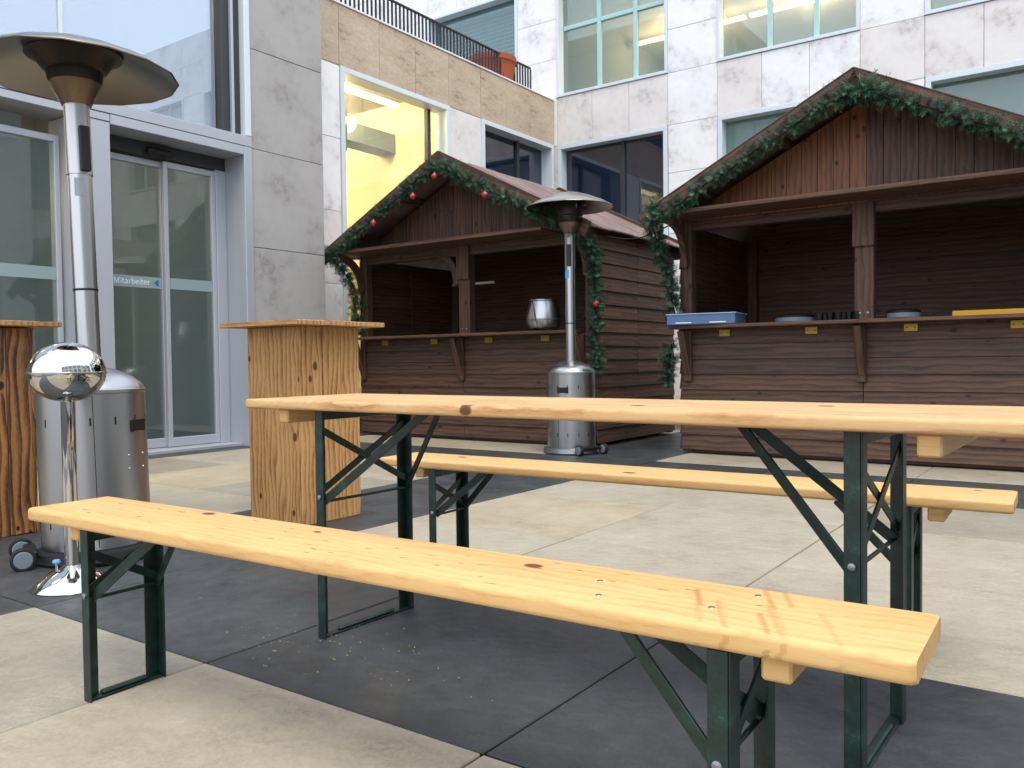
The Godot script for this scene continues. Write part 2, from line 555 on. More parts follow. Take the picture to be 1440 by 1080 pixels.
# ---------------------------------------------------------------- ground
func paving():
	var g := structure("ground")
	part("ground_sheet", bbox(Vector3(240, 0.1, 240), 0.0), M.mortar, g, at(0, -0.0875, 0))
	var p := structure("paving")
	var s := 1.01
	for i in range(-9, 9):
		for j in range(-5, 12):
			var a := -3.14 + i * s
			var b := 1.45 + j * s
			if a < -8.3 or b > 12.5 or (a < -7.4 and b > 6.5 and b < 6.0):
				continue
			var dark := posmod(i, 4) == 3 or posmod(j, 4) == 0
			var v := rng.randi_range(0, 23)
			var m: Material = M.slate if dark else M.slab
			if rng.randf() < 0.4:
				m = M.slate_b if dark else (M.slab_b if rng.randf() < 0.6 else M.slab_c)
			var gap := 0.0045 if dark else 0.0035
			var top := rng.randf_range(-0.0012, 0.0012)
			box("dark_slab" if dark else "beige_slab", a + gap, a + s - gap, -0.035, top, -b - s + gap, -b - gap, m, p, Transform3D.IDENTITY, 0.003, 0, v)
	# crumbs on the dark slabs under the bench
	var cr := thing("crumbs", "pale crumbs scattered on the dark slab under the front bench", "crumbs", P(-1.9, 1.75))
	cr.set_meta("kind", "stuff")
	var st := SurfaceTool.new()
	st.begin(Mesh.PRIMITIVE_TRIANGLES)
	for k in 90:
		var c := Vector3(rng.randfn(0, 0.25), 0.003, rng.randfn(0, 0.12))
		var r := rng.randf_range(0.0015, 0.004)
		var t := rng.randf() * TAU
		var q := []
		for n in 3:
			q.append(c + Vector3(cos(t + n * 2.1) * r, 0, sin(t + n * 2.1) * r))
		var tip := c + Vector3(0, r, 0)
		for n in 3:
			tri(st, [q[n], q[(n + 1) % 3], tip], (q[n] + q[(n + 1) % 3]) / 2 - c + Vector3.UP * 0.002, [Vector2.ZERO, Vector2.ZERO, Vector2.ZERO])
	part("crumb_pieces", st.commit(), mat(Color(0.6, 0.52, 0.34), 0.9), cr)

# ---------------------------------------------------------------- building pieces
func window(par: Node3D, f: Transform3D, x0: float, x1: float, y0: float, y1: float, fw: float, depth: float, mull: Array, trans: Array, fm: Material, gm: Material, mm: Material):
	# frame stands proud of the wall by 2 cm; the glass lies depth behind it
	var st := SurfaceTool.new()
	st.begin(Mesh.PRIMITIVE_TRIANGLES)
	for r in [[x0, x1, y1 - fw, y1], [x0, x1, y0, y0 + fw], [x0, x0 + fw, y0 + fw, y1 - fw], [x1 - fw, x1, y0 + fw, y1 - fw]]:
		st.append_from(bbox(Vector3(r[1] - r[0], r[3] - r[2], depth + 0.05), 0.004), 0, f * at((r[0] + r[1]) / 2, (r[2] + r[3]) / 2, 0.02 - (depth + 0.05) / 2))
	var w := part("window", st.commit(), fm, par)
	var xs := [x0 + fw] + mull + [x1 - fw]
	var ys := [y0 + fw] + trans + [y1 - fw]
	for i in xs.size() - 1:
		for j in ys.size() - 1:
			box("pane", xs[i], xs[i + 1], ys[j], ys[j + 1], -depth - 0.006, -depth, gm, w, f, 0.0)
	for x in mull:
		box("mullion", x - 0.035, x + 0.035, y0 + fw, y1 - fw, -depth - 0.03, -depth + 0.04, mm, w, f, 0.004)
	for y in trans:
		for i in xs.size() - 1:
			box("transom", xs[i] + 0.036, xs[i + 1] - 0.036, y - 0.035, y + 0.035, -depth - 0.03, -depth + 0.035, mm, w, f, 0.004)

func panels(par: Node3D, f: Transform3D, xs: Array, ys: Array, mats: Array, thick := 0.03):
	for i in xs.size() - 1:
		for j in ys.size() - 1:
			box("stone_panel", xs[i] + 0.003, xs[i + 1] - 0.003, ys[j] + 0.003, ys[j + 1] - 0.003, -thick, rng.randf_range(-0.0015, 0.0015), mats[rng.randi_range(0, mats.size() - 1)], par, f, 0.003, 0, rng.randi_range(0, 23))

func lamp_strip(par: Node3D, f: Transform3D, x0: float, x1: float, y: float, z: float, energy: float, col := Color(1.0, 0.9, 0.68)):
	var n := maxi(1, int(round((x1 - x0) / 2.4)))
	for k in n:
		var a := lerpf(x0, x1, float(k) / n)
		var b := lerpf(x0, x1, float(k + 1) / n)
		box("ceiling_lamp", a + 0.05, b - 0.05, y, y + 0.05, z - 0.06, z + 0.06, M.lamp, par, f, 0.004)
		var l := OmniLight3D.new()
		l.name = "lamp_light"
		l.light_color = col
		l.light_energy = energy
		l.light_size = 0.25
		l.omni_range = 20.0
		l.omni_attenuation = 2.0
		l.shadow_enabled = true
		par.add_child(l, true)
		l.position = f * Vector3((a + b) / 2, y - 0.12, z)

func slab_box(par: Node3D, nm: String, f: Transform3D, r: Array, m: Material):
	box(nm, r[0], r[1], r[2], r[3], r[4], r[5], m, par, f, 0.0, 0, 0)

func entrance_block():
	# stands at a = -7.35; facade frame: x = b, z = outwards
	var o := thing("entrance_building", "tall grey stone and glass entrance block with sliding doors", "building", P(-7.35, 3.0))
	var f := Transform3D(Basis(Vector3(0, 0, -1), Vector3.UP, Vector3(1, 0, 0)), Vector3(0, 0, 3.0))
	# stone pier with panels, one metre wide
	slab_box(o, "wall_core", f, [5.69, 6.65, 0, 9.0, -0.6, -0.035], M.core)
	panels(o, f, [5.675, 6.67], [0.02, 1.06, 2.09, 3.12, 4.16, 5.2, 6.23, 7.26, 8.3], [M.grey_stone], 0.035)
	# its return towards the wing
	var fr := Transform3D(Basis(Vector3(-1, 0, 0), Vector3.UP, Vector3(0, 0, -1)), Vector3(0, 0, -3.67))
	panels(o, fr, [0.002, 0.6], [0.02, 1.06, 2.09, 3.12, 4.16, 5.2, 6.23, 7.26, 8.3], [M.grey_stone], 0.02)
	# portal frame in aluminium: posts, head beam
	box("door_post", 5.575, 5.672, 0.0, 3.12, -0.4, 0.02, M.alu, o, f, 0.004)
	box("door_post", 3.8, 4.14, 0.0, 3.045, -0.4, 0.01, M.alu, o, f, 0.004)
	box("door_post", 2.1, 2.32, 0.0, 3.045, -0.4, 0.01, M.alu, o, f, 0.004)
	box("head_beam", 4.145, 5.572, 3.03, 3.118, -0.4, 0.02, M.alu, o, f, 0.004)
	box("head_beam", 0.0, 4.14, 3.05, 3.118, -0.4, 0.015, M.alu, o, f, 0.004)
	box("transom_beam", -1.0, 5.672, 3.124, 3.23, -0.3, 0.02, M.alu, o, f, 0.004)
	box("edge_post", 5.6, 5.672, 3.234, 8.5, -0.3, 0.02, M.alu_white, o, f, 0.004)
	box("reveal", 5.38, 5.598, 3.234, 8.5, -0.3, -0.06, M.dark_frame, o, f, 0.004)
	box("reveal_bead", 5.47, 5.5, 3.234, 8.5, -0.06, -0.02, M.alu, o, f, 0.003)
	# door head recess and sensor
	box("door_head", 4.145, 5.572, 2.9, 3.028, -0.45, -0.3, M.dark_frame, o, f, 0.004)
	var sn := box("door_sensor", 4.66, 4.92, 2.9, 2.975, -0.3, -0.22, M.black, o, f, 0.02)
	sn.set_meta("label", "black motion sensor above the sliding door")
	box("door_sill", 4.145, 5.572, 0.0, 0.035, -0.45, -0.1, M.alu, o, f, 0.004)
	box("door_sill", 2.32, 3.8, 0.0, 0.035, -0.45, -0.1, M.alu, o, f, 0.004)
	# sliding leaves with panes
	for d in [[4.15, 4.9, -0.38], [4.86, 5.45, -0.33], [2.35, 3.78, -0.2]]:
		var st := SurfaceTool.new()
		st.begin(Mesh.PRIMITIVE_TRIANGLES)
		var x0: float = d[0]
		var x1: float = d[1]
		var z: float = d[2]
		var top := 2.88
		for r in [[x0, x0 + 0.045, 0.04, top], [x1 - 0.045, x1, 0.04, top], [x0 + 0.045, x1 - 0.045, 0.04, 0.13], [x0 + 0.045, x1 - 0.045, top - 0.06, top]]:
			st.append_from(bbox(Vector3(r[1] - r[0], r[3] - r[2], 0.045), 0.004), 0, f * at((r[0] + r[1]) / 2, (r[2] + r[3]) / 2, z))
		var leaf := part("sliding_door", st.commit(), M.alu, o)
		box("pane", x0 + 0.045, x1 - 0.045, 0.13, top - 0.06, z - 0.004, z + 0.004, M.glass, leaf, f, 0.0)
		box("glass_film", x0 + 0.046, x1 - 0.046, 1.62, 1.73, z + 0.005, z + 0.007, M.film, leaf, f, 0.0)
		if x0 > 4 and x0 < 4.5:
			var tm := TextMesh.new()
			tm.text = "Mitarbeiter"
			tm.font_size = 16
			tm.pixel_size = 0.0046
			tm.depth = 0.002
			var sf := SystemFont.new()
			sf.font_names = PackedStringArray(["Droid Sans"])
			tm.font = sf
			part("lettering", tm, M.white_print, leaf, f * at(4.54, 1.675, z + 0.009))
			part("arrow_mark", prism(PackedVector2Array([Vector2(-0.03, 0), Vector2(0.025, 0.035), Vector2(0.012, 0), Vector2(0.025, -0.035)]), 0.002), M.blue_print, leaf, f * at(4.8, 1.675, z + 0.008))
	box("jamb", 5.452, 5.573, 0.036, 2.898, -0.42, -0.3, M.alu, o, f, 0.004)
	# upper glazing: tall panes between slim mullions
	var xs := [-1.0, 0.6, 2.2, 3.8, 5.38]
	for i in 4:
		var p := box("upper_pane", xs[i] + 0.02, xs[i + 1] - 0.02, 3.234, 8.45, -0.16, -0.15, M.glass_sky, o, f, 0.0)
		if i > 0:
			box("mullion", xs[i] - 0.018, xs[i] + 0.018, 3.234, 8.45, -0.19, -0.13, M.alu_white, o, f, 0.003)
	for i in 4:
		box("fixed_pane", [0.0, 0.7, 1.4, 5.5][i] if i < 3 else 5.5, [0.7, 1.4, 2.1, 5.51][i], 0.1, 3.0, -0.2, -0.19, M.glass, o, f, 0.0)
	# roof, sides and the lobby behind the glass
	slab_box(o, "roof_slab", f, [-1.2, 6.65, 8.6, 9.0, -6.0, 0.0], M.core)
	slab_box(o, "side_wall", f, [-1.3, -1.0, 0, 9.0, -6.0, 0.02], M.grey_stone)
	slab_box(o, "lobby_wall", f, [-1.0, 6.6, 0, 8.6, -6.3, -6.0], M.room)
	slab_box(o, "lobby_wall", f, [6.35, 6.6, 0, 8.6, -6.0, -0.62], M.room)
	slab_box(o, "lobby_floor", f, [-1.0, 6.6, -0.03, 0.004, -6.0, -0.46], M.room_floor)
	slab_box(o, "gallery_floor", f, [-1.0, 4.4, 3.3, 3.6, -6.0, -2.2], M.room)
	slab_box(o, "lobby_ceiling", f, [-1.0, 6.6, 5.9, 6.2, -6.0, -0.2], M.white)
	slab_box(o, "lobby_column", f, [2.9, 3.2, 0.0, 5.9, -2.1, -1.8], M.white)
	slab_box(o, "lobby_column", f, [5.2, 5.42, 0.0, 3.0, -2.6, -2.4], M.mint)
	lamp_strip(o, f, -0.5, 4.2, 3.2, -4.2, 0.35)
	lamp_strip(o, f, 0.0, 5.0, 5.8, -3.0, 0.4)

func office_wing():
	# the low wing along a = -7.9 with a terrace on top
	var o := thing("office_wing", "low tan stone wing with a lit window and a railed terrace", "building", P(-7.9, 9.5))
	var f := Transform3D(Basis(Vector3(0, 0, -1), Vector3.UP, Vector3(1, 0, 0)), Vector3(0, 0, 9.5))
	var top := 4.585
	for r in [[6.6, 7.44, 0, top], [9.63, 10.36, 0, top], [12.44, 12.5, 0, top], [6.6, 12.5, top + 0.03, 5.33], [7.44, 9.63, 0, 0.3], [10.36, 12.44, 0, 0.3]]:
		slab_box(o, "wall_core", f, [r[0], r[1], r[2], r[3], -0.3, -0.036], M.core)
	panels(o, f, [6.68, 7.46], [0.02, 0.95, 1.85, 2.76, 3.67, top], [M.lime, M.lime_b])
	panels(o, f, [9.61, 10.38], [0.02, 0.95, 1.85, 2.76, 3.67, top], [M.trav, M.lime_b])
	panels(o, f, [6.68, 7.46, 8.18, 8.89, 9.61, 10.38, 11.05, 11.75, 12.47], [top + 0.004, 5.35], [M.trav], 0.034)
	box("coping", 6.6, 12.47, 5.353, 5.38, -0.4, 0.015, M.lime_b, o, f, 0.004)
	window(o, f, 7.465, 9.605, 0.3, top, 0.07, 0.2, [9.35], [], M.alu_white, M.glass, M.dark_frame)
	window(o, f, 10.385, 12.43, 0.3, top, 0.07, 0.2, [11.6], [], M.alu_white, M.glass_blue, M.dark_frame)
	# terrace and rooms
	slab_box(o, "terrace_floor", f, [6.6, 12.5, 4.85, 5.05, -4.6, -0.3], M.core)
	slab_box(o, "room_wall", f, [6.6, 12.5, 0, 4.85, -4.9, -4.6], M.cream)
	slab_box(o, "room_wall", f, [6.62, 6.85, 0, 4.85, -4.6, -0.31], M.cream)
	slab_box(o, "room_wall", f, [9.7, 9.95, 0, 4.85, -4.6, -0.31], M.cream)
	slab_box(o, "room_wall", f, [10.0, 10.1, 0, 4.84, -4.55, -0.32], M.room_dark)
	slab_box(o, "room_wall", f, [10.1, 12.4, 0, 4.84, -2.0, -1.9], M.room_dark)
	slab_box(o, "room_floor", f, [6.85, 12.4, -0.02, 0.006, -4.6, -0.31], M.room_floor)
	# light coffers: beams below the lit ceiling
	for k in 3:
		slab_box(o, "ceiling_beam", f, [6.86, 9.69, 4.1, 4.38, -1.5 - k * 1.1, -1.15 - k * 1.1], M.room)
	slab_box(o, "ceiling_beam", f, [7.9, 8.15, 3.75, 4.1, -4.5, -0.6], M.room)
	lamp_strip(o, f, 7.0, 9.5, 4.7, -0.9, 1.4)
	lamp_strip(o, f, 7.0, 9.5, 4.55, -2.05, 1.4)
	lamp_strip(o, f, 7.0, 9.5, 4.55, -3.15, 1.4)
	lamp_strip(o, f, 7.0, 9.5, 4.55, -4.2, 1.4)
	# railing
	var rl := box("railing", 6.68, 11.95, 5.79, 5.815, -0.16, -0.12, M.rail, o, f, 0.004)
	for k in 68:
		var x := 6.7 + k * 0.0785
		box("railing_bar", x - 0.011, x + 0.011, 5.384, 5.788, -0.15, -0.13, M.rail, rl, rl.transform.affine_inverse() * f, 0.0, 1, 0)
	var pl := thing("terrace_planter", "round terracotta planter behind the terrace railing", "planter", P(-8.35, 11.3, 5.05))
	part("planter_body", lathe([[0.0, 0.0], [0.28, 0.0], [0.34, 0.4], [0.38, 0.68], [0.4, 0.69], [0.4, 0.78], [0.35, 0.78], [0.34, 0.7], [0.0, 0.7]], 24), M.terracotta, pl)

func office_building():
	# the long facade at b = 12.49; facade frame: x = a, z = outwards
	var o := thing("office_building", "long pale stone office building with square windows behind the huts", "building", P(-3.0, 12.49))
	var f := Transform3D(Basis.IDENTITY, Vector3(3.0, 0, 0))
	var y1 := 4.58
	var y2 := 5.4
	var y3 := 7.45
	for k in range(-1, 5):
		var x := -7.85 + 2.9 * k
		var xw := x + 2.08
		var xn := x + 2.9
		# pier right of the window
		slab_box(o, "wall_core", f, [xw + 0.03, xn - 0.03, 0, 8.9, -0.35, -0.036], M.core)
		slab_box(o, "wall_core", f, [x - 0.03, xw + 0.03, y1 + 0.02, y2 - 0.02, -0.35, -0.036], M.core)
		slab_box(o, "wall_core", f, [x - 0.03, xw + 0.03, y3 + 0.02, 8.9, -0.35, -0.036], M.core)
		panels(o, f, [xw, xn], [0.02, 0.95, 1.9, 2.86, 3.82, y1], [M.lime, M.lime, M.lime_b])
		panels(o, f, [xw, xn], [y1, y2], [M.lime_b, M.lime])
		panels(o, f, [xw, xn], [y2, 6.08, 6.76, y3, 8.2, 8.9], [M.lime])
		panels(o, f, [x, x + 0.693, x + 1.387, xw], [y1, y2], [M.lime_b, M.lime])
		panels(o, f, [x, x + 0.693, x + 1.387, xw], [y3, 8.2, 8.9], [M.lime])
		if k == -1:
			window(o, f, x, xw, y2 - 0.3, y3, 0.05, 0.16, [], [], M.alu_white, M.glass_teal, M.mint)
			var bl := box("blind_box", x + 0.06, xw - 0.06, y3 - 0.14, y3 - 0.055, -0.32, -0.22, M.slat, o, f, 0.003)
			for n in 26:
				var sl := box("blind_slat", x + 0.07, xw - 0.07, -0.002, 0.002, -0.035, 0.035, M.slat, bl, Transform3D.IDENTITY, 0.0, 0, 0)
				sl.transform = bl.transform.affine_inverse() * Transform3D(Basis(Vector3.RIGHT, 0.6), f * Vector3(x + 1.04, y3 - 0.18 - n * 0.075, -0.27))
		else:
			window(o, f, x, xw, y2 + 0.005, y3, 0.05, 0.14, [x + 0.78, x + 1.46], [6.6] if k != 1 else [], M.alu_white, M.glass_teal, M.mint)
			window(o, f, x + 0.01, xw - 0.01, 0.3, y1 - 0.005, 0.07, 0.16, [x + 1.2] if k == 0 else [], [], M.alu_white, M.glass_blue if k == 0 else M.glass_pale, M.dark_frame)
			slab_box(o, "wall_core", f, [x - 0.03, xw + 0.03, 0, 0.29, -0.35, -0.036], M.core)
	var x0 := -10.8
	var x1 := 6.6
	slab_box(o, "wall_core", f, [-15.0, -10.78, 4.9, 8.9, -0.35, -0.036], M.core)
	panels(o, f, [-14.85, -14.03, -13.21, -12.39, -11.57, -10.75], [5.0, 5.4, 6.08, 6.76, y3, 8.2, 8.9], [M.lime])
	# closed rooms behind: ground floor dim, upper floor lit by ceiling lamps
	slab_box(o, "room_floor", f, [x0, x1, 4.72, 5.2, -6.0, -0.36], M.room)
	slab_box(o, "roof_slab", f, [-11.6, x1, 8.6, 8.9, -6.3, -0.36], M.core)
	slab_box(o, "room_wall", f, [-11.6, x1, 0, 8.6, -6.3, -6.0], M.room)
	slab_box(o, "room_wall", f, [-11.6, -11.3, 0, 8.6, -6.0, -0.36], M.room)
	slab_box(o, "room_wall", f, [x1 - 0.3, x1, 0, 8.6, -6.0, -0.04], M.room)
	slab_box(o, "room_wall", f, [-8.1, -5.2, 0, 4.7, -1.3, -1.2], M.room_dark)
	slab_box(o, "room_wall", f, [-5.2, -5.1, 0, 4.7, -6.0, -0.36], M.room)
	slab_box(o, "room_wall", f, [-8.35, -8.25, 5.2, 8.6, -6.0, -0.36], M.room)
	slab_box(o, "room_ceiling", f, [-8.25, x1 - 0.3, 7.55, 7.65, -6.0, -0.36], M.white)
	lamp_strip(o, f, -8.1, 4.0, 7.35, -3.4, 1.5)

func far_side_building():
	# across the court, outside the frame: what the glass and the steel mirror
	var o := thing("opposite_building", "pale office building across the courtyard with rows of windows", "building", P(9.0, 2.0))
	var f := Transform3D(Basis(Vector3(0, 0, 1), Vector3.UP, Vector3(-1, 0, 0)), Vector3.ZERO)
	slab_box(o, "wall_core", f, [-12.0, 12.0, 0, 8.0, -6.0, -0.2], M.lime_b)
	for k in 8:
		for y in [[0.4, 4.4], [5.2, 7.6]]:
			box("stone_panel", -11.4 + k * 2.9 + 2.08, -11.4 + k * 2.9 + 2.9, 0.0, 8.0, -0.2, 0.0, M.lime, o, f, 0.004) if y[0] < 1 else null
			box("window_pane", -11.4 + k * 2.9, -11.4 + k * 2.9 + 2.07, y[0], y[1], -0.199, -0.15, M.glass_teal, o, f, 0.0)

# ---------------------------------------------------------------- market huts
func market_hut(a0: float, which: int):
	var W := 3.2
	var D := 1.8
	var labels := ["dark brown wooden market hut with red baubles in its garland and a steel kettle", "dark brown wooden market hut with a blue crate at the end of its counter"]
	var o := thing("market_hut", labels[which], "market hut", P(a0, 7.2))
	var mats := [M.hut, M.hut, M.hut_b, M.hut_c]
	var pick := func(): return mats[rng.randi_range(0, 3)]
	var xc := W / 2
	# posts
	for x in [0.05, W - 0.05]:
		for z in [-0.05, -D + 0.05]:
			box("post", x - 0.05, x + 0.05, 0.02, 2.14, z - 0.05, z + 0.05, M.hut, o, Transform3D.IDENTITY, 0.005, 1)
	var pil := box("pillar", xc - 0.1, xc + 0.05, 0.02, 2.1, -0.11, 0.0, M.hut_c, o, Transform3D.IDENTITY, 0.006, 1)
	box("pillar_cheek", -0.085, 0.085, 0.69, 1.05, 0.056, 0.085, M.hut_c, pil, Transform3D.IDENTITY, 0.006, 1)
	for s in [-0.03, 0.03]:
		part("bolt", lathe([[0.0, 0.0], [0.011, 0.0], [0.011, 0.004], [0.006, 0.006], [0.0, 0.006]], 12), M.zinc, pil, Transform3D(Basis(Vector3.RIGHT, PI / 2), Vector3(s, 0.155, 0.056)))
	box("header", 0.1, W - 0.1, 2.02, 2.12, -0.09, -0.01, M.hut, o, Transform3D.IDENTITY, 0.004)
	# clapboards: front below the counter, sides, back
	for r in 8:
		var y := 0.04 + r * 0.136
		for s in [[0.0, xc - 0.025], [xc - 0.025, W]]:
			var b := box("front_board", s[0] + 0.002, s[1] - 0.002, -0.07, 0.07, 0.0, 0.02, pick.call(), o, Transform3D.IDENTITY, 0.004, 0)
			b.transform = Transform3D(Basis(Vector3.RIGHT, -0.12), Vector3((s[0] + s[1]) / 2, y + 0.068, 0.016))
	for r in 15:
		var y := 0.04 + r * 0.137
		for side in [-1.0, 1.0]:
			for s in [[-D / 2, 0.0], [-D, -D / 2]]:
				var b := box("side_board", 0.0, 0.02, -0.07, 0.07, s[0] + 0.002, s[1] - 0.002, pick.call(), o, Transform3D.IDENTITY, 0.004, 2)
				b.transform = Transform3D(Basis(Vector3.BACK, 0.12 * side), Vector3((W + 0.012) if side > 0 else -0.012, y + 0.068, (s[0] + s[1]) / 2))
		box("back_board", 0.0, W, y, y + 0.136, -D - 0.02, -D, pick.call(), o, Transform3D.IDENTITY, 0.003, 0)
	box("floor_board", 0.1, W - 0.1, 0.01, 0.05, -D + 0.02, -0.02, M.hut_b, o, Transform3D.IDENTITY, 0.003, 0)
	# counter with diagonal brackets and hinge plates
	var cx0 := 0.0 if which == 1 else 0.12
	for s in [[cx0 - 0.02, xc - 0.02], [xc - 0.018, W - (0.0 if which == 1 else 0.12)]]:
		box("counter_board", s[0], s[1], 1.128, 1.158, -0.2, 0.25, M.hut_c, o, Transform3D.IDENTITY, 0.004, 0)
	for x in [0.08, xc - 0.03, W - 0.12]:
		beam("counter_bracket", Vector3(x, 1.115, 0.2), Vector3(x, 0.72, 0.045), 0.06, 0.06, M.hut, o, 0.005, Vector3.RIGHT)
		box("bracket_cleat", x - 0.035, x + 0.035, 0.66, 1.12, 0.035, 0.07, M.hut, o, Transform3D.IDENTITY, 0.004, 1)
	for x in [0.42, 1.17, 1.93, 2.65]:
		var hp := box("hinge_plate", x - 0.05, x + 0.05, 1.058, 1.118, 0.036, 0.041, M.gold, o, Transform3D.IDENTITY, 0.002)
		for q in [-0.03, 0.03]:
			part("screw", lathe([[0.0, 0.0], [0.006, 0.0], [0.004, 0.003], [0.0, 0.003]], 8), M.burner, hp, Transform3D(Basis(Vector3.RIGHT, PI / 2), Vector3(q, 0.0, 0.0025)))
	# raised flap over the opening
	var fx := [-0.1, 2.87] if which == 0 else [0.0, W]
	for k in 2:
		box("flap_board", fx[0], fx[1], 2.115, 2.135, 0.03 + k * 0.19, 0.218 + k * 0.19, M.hut_c, o, Transform3D.IDENTITY, 0.003, 0)
	box("flap_edge", fx[0], fx[1], 2.112, 2.148, 0.41, 0.432, M.hut_c, o, Transform3D.IDENTITY, 0.004, 0)
	# curved brackets under the flap
	var curve := PackedVector2Array()
	for k in 9:
		var t := PI / 2 * k / 8.0
		curve.append(Vector2(0.36 - 0.36 * cos(t) + 0.0, 0.4 * sin(t)))
	for k in range(8, -1, -1):
		var t := PI / 2 * k / 8.0
		curve.append(Vector2(0.36 - 0.29 * cos(t) + 0.0, 0.4 * sin(t) * 0.85 - 0.02))
	var cm := prism(curve, 0.05, 1, 3)
	for x in [0.03, W - 0.08]:
		part("curved_bracket", cm, M.hut, o, Transform3D(Basis(Vector3(0, 0, 1), Vector3.UP, Vector3(1, 0, 0)), Vector3(x, 1.71, 0.0)))
	for s in ([-1.0] if which == 0 else []):
		part("curved_bracket", cm, M.hut, o, Transform3D(Basis(Vector3(s, 0, 0), Vector3.UP, Vector3(0, 0, s)), Vector3(xc - 0.025 + s * 0.08, 1.71, -0.06 if s > 0 else -0.01)))
	# roof line
	var ridge := 3.02
	var sl := 0.508
	var n := 26
	var gw := (W + 0.1) / n
	for k in n:
		var x0 := -0.05 + k * gw + 0.002
		var x1 := x0 + gw - 0.004
		var t0 := ridge - 0.1 - sl * absf(x0 - xc)
		var t1 := ridge - 0.1 - sl * absf(x1 - xc)
		if minf(t0, t1) < 2.14:
			continue
		var m: Material = pick.call()
		if which == 1 and k > 2 and k < 13:
			m = M.hut_red
		elif which == 1:
			m = M.hut_c
		part("gable_board", prism(PackedVector2Array([Vector2(x0, 2.1), Vector2(x1, 2.1), Vector2(x1, t1), Vector2(x0, t0)]), 0.018, 1, rng.randi_range(0, 11)), m, o, at(0, 0, 0.012 + (k % 2) * 0.002))
	part("rear_gable", prism(PackedVector2Array([Vector2(-0.12, 2.0), Vector2(W + 0.12, 2.0), Vector2(W + 0.12, 2.12), Vector2(xc, ridge - 0.06), Vector2(-0.12, 2.12)]), 0.02, 0, 2), M.hut, o, at(0, 0, -D - 0.045))
	for s in [-1.0, 1.0]:
		var out := Vector3(xc + s * 1.76, ridge - sl * 1.76, 0)
		var top := Vector3(xc, ridge, 0)
		var dir := (out - top).normalized()
		for k in 5:
			var z := 0.4 - (k + 0.5) * 0.47
			var lift := Vector3(0, 0.0 + (k % 2) * 0.006, 0)
			beam("roof_panel", top + lift + Vector3(0, -0.012, z), out + lift + Vector3(0, -0.012, z), 0.472, 0.018, M.roof, o, 0.003)
		for z in [0.425, -1.94]:
			beam("barge_board", top + dir * -0.03 + Vector3(0, -0.045, z), out + dir * 0.03 + Vector3(0, -0.045, z), 0.025, 0.15, M.hut_c, o, 0.004)
			beam("barge_cap", top + Vector3(0, 0.034, z), out + dir * 0.03 + Vector3(0, 0.034, z), 0.035, 0.012, M.hut_c, o, 0.003)
		for t in [0.35, 0.75]:
			var p := top.lerp(out, t)
			beam("purlin", p + Vector3(0, -0.06, 0.38), p + Vector3(0, -0.06, -1.9), 0.06, 0.07, M.hut, o, 0.004)
	beam("ridge_beam", Vector3(xc, ridge - 0.1, 0.38), Vector3(xc, ridge - 0.1, -1.9), 0.06, 0.1, M.hut, o, 0.004)
	# fir garland along the roof edge and down the posts
	var gl := thing("fir_garland", ["green fir garland with red baubles along the roof edge of the kettle hut", "green fir garland along the roof edge of the hut with the blue crate"][which], "garland", P(a0, 7.2))
	var path := []
	if which == 1:
		path = [[Vector3(-0.1, 0.62, 0.1), Vector3(-0.06, 1.0, 0.1)], [Vector3(-0.02, 1.2, 0.08), Vector3(-0.1, 1.7, 0.14), Vector3(-0.12, 2.05, 0.36), Vector3(-0.05, 2.2, 0.47)]]
	else:
		path = [[Vector3(0.0, 1.2, 0.06), Vector3(0.0, 1.75, 0.1), Vector3(-0.02, 1.98, 0.3), Vector3(-0.1, 2.15, 0.46)], [Vector3(W + 0.08, 2.1, 0.42), Vector3(W + 0.07, 1.9, 0.12), Vector3(W + 0.06, 1.0, 0.06), Vector3(W + 0.05, 0.75, 0.05)]]
	var main := []
	for k in 25:
		var x := lerpf(-0.08, W + 0.08, k / 24.0)
		main.append(Vector3(x, ridge - 0.11 - sl * sqrt(pow(x - xc, 2) + 0.006) + sin(k * 2.1) * 0.012, 0.475))
	path.append(main)
	var st := SurfaceTool.new()
	st.begin(Mesh.PRIMITIVE_TRIANGLES)
	var wires := SurfaceTool.new()
	wires.begin(Mesh.PRIMITIVE_TRIANGLES)
	for line in path:
		wires.append_from(tube(line, 0.008, 6), 0, Transform3D.IDENTITY)
		var main_line: bool = line.size() > 10
		for i in line.size() - 1:
			var p: Vector3 = line[i]
			var q: Vector3 = line[i + 1]
			var cnt := int(p.distance_to(q) * (170 if main_line else 260))
			for k in cnt:
				sprig(st, p.lerp(q, rng.randf()), (q - p).normalized(), 0.088 if main_line else 0.092)
			if main_line and absf(p.x - xc) < 0.2:
				for k in 30:
					sprig(st, p.lerp(q, rng.randf()) + Vector3(0, 0.02, 0), (q - p).normalized(), 0.12)
	part("needles", st.commit(), M.needle, gl)
	part("wire", wires.commit(), M.twig, gl)

